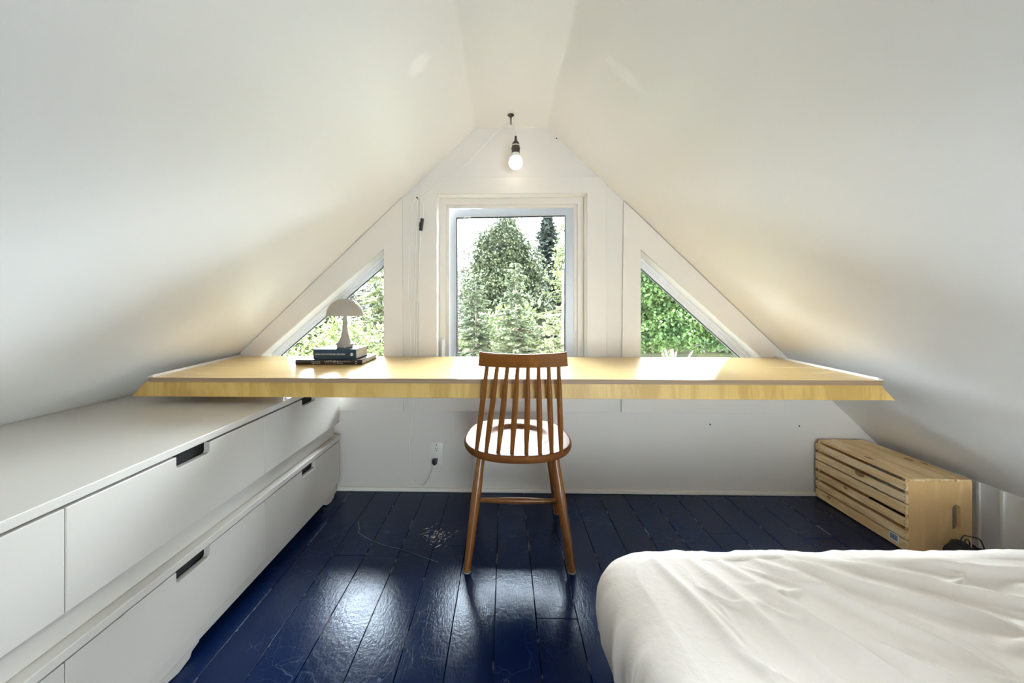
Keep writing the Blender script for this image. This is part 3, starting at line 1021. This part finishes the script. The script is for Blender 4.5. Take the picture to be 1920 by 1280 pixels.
for f in TOPF[:-1]:
    Q = [cen + (p - n_ * .10 - cen) * f for p, n_ in EDGE]
    FH = fold_np(np.array([tuple(q) for q in Q]))
    ring = []
    for q, fh in zip(Q, FH):
        z = BZ + noise.noise(Vector((q.x * 7, q.y * 7, 1))) * .005 + noise.noise(Vector((q.x * 2.2, q.y * 2.2, 5))) * .007 + fh
        k = max(0, min(1, (q.x - .95) / .3)) * max(0, min(1, (.85 - q.y) / .12))
        z += k * noise.noise(Vector((q.x * 9, q.y * 14, 3))) * .020
        ring.append(b.verts.new((q.x + drift(q) - 1.08, q.y - .25, z)))
    rings.append(ring)
for r0, r1 in zip(rings, rings[1:]):
    for k in range(NA):
        j = (k + 1) % NA
        b.faces.new((r0[k], r0[j], r1[j], r1[k]))
cv = b.verts.new((cxb - 1.08, cyb - .25, BZ))
for k in range(NA):
    b.faces.new((rings[-1][k], rings[-1][(k + 1) % NA], cv))
sh = obj('sheet', b, M['sheet'], bd, True)
b = new(); box(b, BX0 + .17 - 1.08, BX1 - .12 - 1.08, BY0 + .12 - .25, BY1 - .12 - .25, .006, .255, .05, 4)
obj('mattress', b, M['sheet'], bd, True)

# ------------------------------------------------------------------ marks on the floor paint
def floor_mark(name, polys, m):
    b = new()
    for P in polys:
        vs = [b.verts.new((x, y, .0006)) for x, y in P]
        b.faces.new(vs)
    return obj(name, b, m, floor)
M['chip'] = mat('bare_wood_chip', (.52, .47, .40), .7)
M['chalk'] = mat('pale_blue_scratch', (.035, .085, .13), .5)
R3 = random.Random(11)
polys = []
for i in range(75):
    x, y = R3.gauss(-.31, .035), R3.gauss(1.682, .038)
    a = R3.gauss(1.35, .5); l_ = abs(R3.gauss(.008, .006)); w_ = R3.uniform(.0006, .0022)
    dx, dy = math.cos(a) * l_, math.sin(a) * l_
    polys.append([(x - dx - dy * .15, y - dy), (x + w_, y - w_), (x + dx, y + dy), (x - w_, y + w_)])
fm = floor_mark('paint_scuff', polys, M['chip']); fm['label'] = 'patch of chipped floor paint'
pts = spline([(-.705, 1.775, 0), (-.675, 1.715, 0), (-.668, 1.69, 0), (-.60, 1.64, 0), (-.52, 1.60, 0), (-.44, 1.575, 0), (-.36, 1.54, 0), (-.27, 1.50, 0)], 6)
polys = []
for p, q in zip(pts, pts[1:]):
    n_ = Vector((-(q - p).y, (q - p).x, 0)).normalized() * .0016
    polys.append([tuple((p + n_)[:2]), tuple((p - n_)[:2]), tuple((q - n_)[:2]), tuple((q + n_)[:2])])
floor_mark('scratch', polys, M['chalk'])

# ------------------------------------------------------------------ outside
GZ = -2.7
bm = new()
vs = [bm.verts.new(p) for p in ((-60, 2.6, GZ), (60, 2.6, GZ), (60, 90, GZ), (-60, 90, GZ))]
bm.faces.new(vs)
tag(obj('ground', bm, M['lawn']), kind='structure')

bm = new(); box(bm, -40, 40, 6.0, 24, GZ, GZ + .02)  # lighter lawn added out of view to bounce daylight onto the slopes
M['bounce_lawn'] = painted('pale_bounce_lawn', (.10, .10, .078), 1, 8, .5, .03, .25)
tag(obj('lawn', bm, M['bounce_lawn']), kind='structure')
M['bounce_gravel'] = painted('pale_bounce_gravel', (.74, .725, .70), .9, 120, .6, .01, .1)
bm = new(); box(bm, -26, 26, 2.45, 6.0, GZ, GZ + .03)  # unseen pale terrace, added to throw daylight up through the windows
tag(obj('bounce_terrace', bm, M['bounce_gravel']), kind='structure')

def quads_mesh(name, V, m, parent, per=4):
    n = len(V) // per
    me = bpy.data.meshes.new(name)
    me.from_pydata(V, [], [tuple(range(i * per, i * per + per)) for i in range(n)])
    return link(name, me, m, parent)

def conifer(label, x, y, h, r, seed, m, z0=.6, twig=.16, levels=30, per=9, group='trees beyond the windows', name='spruce_tree', bark='bark', droop=.25, sparse=1.0):
    rn = random.Random(seed)
    t = thing(name, label, 'tree', (x, y, GZ), 0, group)
    b = new()
    tube(b, [(0, 0, -.05), (.01, 0, h * .5), (0, 0, h * .985)], [.02 * h * .5 + .02, .012 * h * .5 + .012, .006], 8)
    V = []
    for L in range(levels):
        f = (L + rn.random() * .6) / levels
        z = z0 + (h - z0) * f
        ln = r * (1 - f) ** .85 + .06
        nb = max(4, int(per * (1 - .45 * f)))
        a0 = rn.random() * 6.28
        for k in range(nb):
            a = a0 + 6.283 * k / nb + rn.gauss(0, .15)
            l_ = ln * rn.uniform(.62, 1.15)
            bz = rn.gauss(0, .16) * l_
            ca, sa = math.cos(a), math.sin(a)
            if l_ > .5 and L % 2 == 0:
                tube(b, [(0, 0, z), (ca * l_ * .5, sa * l_ * .5, z - droop * l_ * .22), (ca * l_ * .9, sa * l_ * .9, z - droop * l_ * .3)], [.012, .008, .004], 4, False)
            n = max(3, int(sparse * 1.9 * l_ / (twig * .16)))
            for i in range(n):
                s = (i + rn.random()) / n
                s = .12 + .88 * s
                dz = -droop * l_ * (s * 1.1 - .75 * s * s) + bz * s
                px, py, pz = ca * l_ * s, sa * l_ * s, z + dz
                for side_ in (-1, 1):
                    an = a + side_ * rn.uniform(.35, 1.1)
                    tl = twig * rn.uniform(.6, 1.3) * (1.15 - .5 * s)
                    dx, dy, dzz = math.cos(an) * tl, math.sin(an) * tl, rn.uniform(-.6, .3) * tl
                    w = tl * rn.uniform(.16, .28)
                    ro = rn.uniform(-1.3, 1.3)
                    wx, wy = -math.sin(an) * w * math.cos(ro), math.cos(an) * w * math.cos(ro)
                    tz = w * math.sin(ro)
                    V += [(px, py, pz), (px + dx * .5 + wx, py + dy * .5 + wy, pz + dzz * .5 + tz), (px + dx, py + dy, pz + dzz), (px + dx * .5 - wx, py + dy * .5 - wy, pz + dzz * .5 - tz)]
    obj('trunk', b, M[bark], t, True)
    quads_mesh('needles', V, m, t)
    return t

def broadleaf(label, x, y, blobs, seed, m, n=9000, leaf_=.09, name='leafy_tree', group='trees beyond the windows', upright=0.0, bark='bark', cl=26, spread=.22):
    """blobs: ellipsoids (cx, cy, cz, rx, ry, rz) relative to the trunk foot"""
    rn = random.Random(seed)
    t = thing(name, label, 'tree', (x, y, GZ), 0, group)
    b = new()
    zt = max(c[2] for c in blobs)
    tube(b, [(0, 0, -.05), (.03, 0, zt * .5), (0, .02, zt)], [.10, .07, .03], 8)
    for c in blobs:
        tube(b, [(0, 0, max(.3, c[2] * .55)), (c[0] * .5, c[1] * .5, c[2] * .8), (c[0], c[1], c[2])], [.045, .03, .012], 6)
    vol = [c[3] * c[4] + c[3] * c[5] for c in blobs]
    V = []
    nc = n // cl
    for i in range(nc):
        c = rn.choices(blobs, vol)[0]
        d_ = Vector((rn.gauss(0, 1), rn.gauss(0, 1), rn.gauss(0, 1))).normalized() * rn.uniform(.35, 1.0) ** .5
        P = Vector((c[0] + d_.x * c[3], c[1] + d_.y * c[4], c[2] + d_.z * c[5]))
        ax = (d_ + Vector((0, 0, upright))).normalized()
        for k in range(cl):
            q = P + ax * rn.uniform(-.6, .8) * spread + Vector((rn.gauss(0, 1), rn.gauss(0, 1), rn.gauss(0, .7))) * spread * .45
            l_ = leaf_ * rn.uniform(.6, 1.25)
            an = rn.random() * 6.283
            tilt = rn.gauss(-.45, .6)
            u = Vector((math.cos(an) * math.cos(tilt), math.sin(an) * math.cos(tilt), math.sin(tilt))) * l_
            w = Vector((-math.sin(an), math.cos(an), rn.gauss(0, .8))) * l_ * .42
            V += [tuple(q), tuple(q + u * .45 + w), tuple(q + u), tuple(q + u * .45 - w)]
    obj('trunk', b, M[bark], t, True)
    quads_mesh('foliage', V, m, t)
    return t

G1 = leaf('grey_green_foliage', (.105, .135, .075), (.20, .235, .115))
G2 = leaf('spruce_blue_needles', (.075, .10, .085), (.13, .165, .13), .25)
G3 = leaf('bright_spruce_needles', (.24, .29, .13), (.58, .61, .30), .6)
G4 = leaf('young_spruce_needles', (.14, .175, .105), (.31, .36, .19), .5)
G5 = leaf('maple_leaves', (.06, .14, .035), (.17, .28, .075), .5)
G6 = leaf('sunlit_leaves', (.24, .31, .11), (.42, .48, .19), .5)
G7 = leaf('pale_dry_needles', (.42, .42, .34), (.60, .60, .50), .5)

# seen through the middle window
broadleaf('large bushy tree in the middle of the centre window, tallest there', 0.0, 14.0,
          [(.05, 0, 5.9, .42, .5, 1.5), (.42, 0, 5.5, .36, .5, 1.3), (-.40, 0, 5.6, .34, .5, 1.25), (-.82, 0, 5.15, .36, .5, 1.5), (.85, .1, 5.0, .40, .5, 1.4), (-.25, -.2, 4.0, 1.15, .9, 1.2), (.55, 0, 3.6, 1.1, 1.0, 1.2), (-1.15, .1, 4.2, .35, .5, 1.2), (1.15, .1, 4.1, .4, .5, 1.2), (0, 0, 2.6, 1.2, .9, 1.0)],
          1, G1, 105000, .085, upright=1.6, spread=.26)
conifer('dark blue spruce behind, at the upper right of the centre window', 2.05, 18.0, 8.4, 2.1, 2, G2, 1.5, .22, 66, 12, droop=.6)
conifer('spruce with long sunlit boughs at the right side of the centre window', 1.55, 8.3, 5.75, 1.5, 3, G3, 1.2, .11, 26, 10, droop=.42)
broadleaf('small sunlit yellow-green tree, top right of the centre window', 1.78, 9.6, [(0, 0, 5.3, .42, .5, .75), (.1, 0, 4.6, .5, .6, .8), (.35, 0, 5.9, .4, .4, .4)], 4, G6, 9000, .07)
conifer('young spruce in front at the centre window, just left of the chair', .20, 7.0, 4.58, .95, 5, G4, 1.0, .085, 36, 9)
conifer('young spruce in front at the left half of the centre window', -.60, 7.6, 4.45, .90, 6, G4, 1.0, .085, 34, 9)
conifer('short young spruce low down at the right of the centre window', .82, 6.4, 3.65, .75, 7, G3, 1.0, .08, 28, 9)
conifer('pale thin spruce at the left edge of the centre window', -1.72, 16.5, 6.4, .75, 8, G7, 2.4, .2, 30, 6, bark='deadbark', sparse=.6)
conifer('slender far spruce behind the pale one, left of the centre window', -1.25, 19.5, 6.9, .7, 9, G7, 2.0, .2, 26, 6, bark='deadbark', sparse=.5)
broadleaf('low leafy bush between the young spruces in the centre window', -.25, 8.4, [(0, 0, 2.9, .75, .5, .75), (.5, .1, 3.1, .55, .5, .8)], 10, G6, 4200, .08, name='bush', group='bushes beyond the windows')
# left corner window
conifer('spruce beside the post of the left corner window', -2.75, 8.4, 6.3, 1.35, 11, G3, 1.2, .11, 26, 9, droop=.4)
conifer('pale spruce behind the mushroom lamp in the left window', -3.9, 9.8, 4.9, 1.35, 12, G7, 1.2, .12, 26, 9, droop=.4)
conifer('low young spruce at the low end of the left window', -4.15, 7.6, 3.75, .95, 13, G3, 1.0, .085, 28, 9)
broadleaf('sunlit leafy bush seen below the lamp shade, left window', -3.1, 7.3, [(0, 0, 2.9, .85, .5, .6), (-.6, 0, 2.7, .6, .5, .5)], 14, G6, 4200, .08, name='bush', group='bushes beyond the windows')
# right corner window
broadleaf('broad green maple filling the right corner window', 3.75, 8.6, [(-.6, 0, 4.3, .9, .9, .75), (.45, .1, 3.75, .95, .9, .65), (-.4, -.2, 3.35, .85, .8, .45), (.9, 0, 3.3, .7, .8, .42), (-.9, .1, 5.1, .7, .7, .5)], 15, G5, 60000, .075, name='maple_tree')
broadleaf('sunlit tree behind the maple, right corner window', 4.3, 13.5, [(-.9, 0, 5.2, 1.3, .9, 1.1), (.8, 0, 4.2, 1.2, .9, .9), (0, 0, 3.6, 1.4, 1, .7)], 16, G6, 9000, .13)
# far edge of the clearing
far = [(-15.5, 31), (-12.6, 36.5), (-9.7, 31), (-6.8, 36.5), (-3.9, 31), (-1.3, 36.5), (1.7, 31), (4.3, 36.5), (7.3, 31), (10.2, 36.5), (13.1, 31), (16.0, 36.5), (18.9, 31), (22.0, 36.5)]
names = ['far left of the clearing', 'second from the left', 'third from the left', 'fourth from the left', 'fifth from the left', 'left of the middle', 'right in the middle', 'right of the middle', 'beyond the tall spruce', 'left of the maple trunk', 'behind the maple', 'right behind the maple', 'near the right end', 'at the far right end']
for i, ((x, y), nm) in enumerate(zip(far, names)):
    rn = random.Random(40 + i)
    H = rn.uniform(6.2, 7.4)
    broadleaf('distant tree at the far edge of the clearing, ' + nm, x, y, [(0, 0, H * .62, 1.9, 1.0, H * .40), (.9, .2, H * .42, 1.3, 1.0, H * .4), (-.9, .2, H * .38, 1.3, 1.0, H * .36)], 60 + i, (G1, G5, G4)[i % 3], 5200, .30, group='distant trees at the edge of the clearing', spread=.4)

# ------------------------------------------------------------------ light
W = bpy.data.worlds.new('World')
bpy.context.scene.world = W
W.use_nodes = True
wt = W.node_tree
bgn = wt.nodes['Background']
# bright hazy sky, brightest high up beyond the trees
tcw = wt.nodes.new('ShaderNodeTexCoord')
dt = wt.nodes.new('ShaderNodeVectorMath'); dt.operation = 'DOT_PRODUCT'
dt.inputs[1].default_value = Vector((.12, .72, .68)).normalized()
wt.links.new(tcw.outputs['Generated'], dt.inputs[0])
mr = wt.nodes.new('ShaderNodeMapRange'); mr.interpolation_type = 'SMOOTHSTEP'
mr.inputs['From Min'].default_value = -.1; mr.inputs['From Max'].default_value = 1
mr.inputs['To Min'].default_value = SKY0; mr.inputs['To Max'].default_value = SKY1
wt.links.new(dt.outputs['Value'], mr.inputs['Value'])
bgn.inputs[0].default_value = (.85, .925, 1.0, 1)
wt.links.new(mr.outputs[0], bgn.inputs[1])

sd = bpy.data.lights.new('sun', 'SUN'); sd.energy = SUN; sd.angle = math.radians(3); sd.color = (1, .95, .85)
so = bpy.data.objects.new('sun', sd); C.objects.link(so)
so.rotation_euler = Vector((.9, .45, -.8)).to_track_quat('-Z', 'Y').to_euler()

def portal(name, x, y, z, sx, sz, rx):
    l_ = bpy.data.lights.new(name, 'AREA'); l_.shape = 'RECTANGLE'; l_.size = sx; l_.size_y = sz
    l_.cycles.is_portal = True
    o = bpy.data.objects.new(name, l_); C.objects.link(o)
    o.location = (x, y, z); o.rotation_euler = (rx, 0, 0)
portal('window_portal_1', .036, YW + .22, 1.10, .9, 1.2, -PI / 2)
portal('window_portal_2', -1.02, YW + .22, .95, .75, .86, -PI / 2)
portal('fill_window_portal', 1.13, YF - .14, .9, 1.5, 1.75, PI / 2)
portal('window_portal_3', 1.08, YW + .22, .95, .75, .86, -PI / 2)

# ------------------------------------------------------------------ camera
cd = bpy.data.cameras.new('camera')
cam = bpy.data.objects.new('camera', cd); C.objects.link(cam)
cam.location = (0, 0, 1.03)
cam.rotation_euler = (PI / 2, 0, math.atan(.0226))
cd.sensor_width = 36; cd.lens = 700 / 1920 * 36
cd.shift_x = (960 - 931.2) / 1920
cd.shift_y = -(640 - 575) / 1920
cd.clip_start = .02; cd.clip_end = 300
S = bpy.context.scene
S.camera = cam
S.view_settings.view_transform = 'Standard'
S.view_settings.look = 'None'
S.view_settings.gamma = 1
S.view_settings.exposure = 0.45
S.cycles.max_bounces = 14
S.cycles.diffuse_bounces = 8
S.cycles.glossy_bounces = 5
S.cycles.transparent_max_bounces = 12
S.cycles.sample_clamp_indirect = 8
S.cycles.caustics_reflective = True
S.cycles.caustics_refractive = False
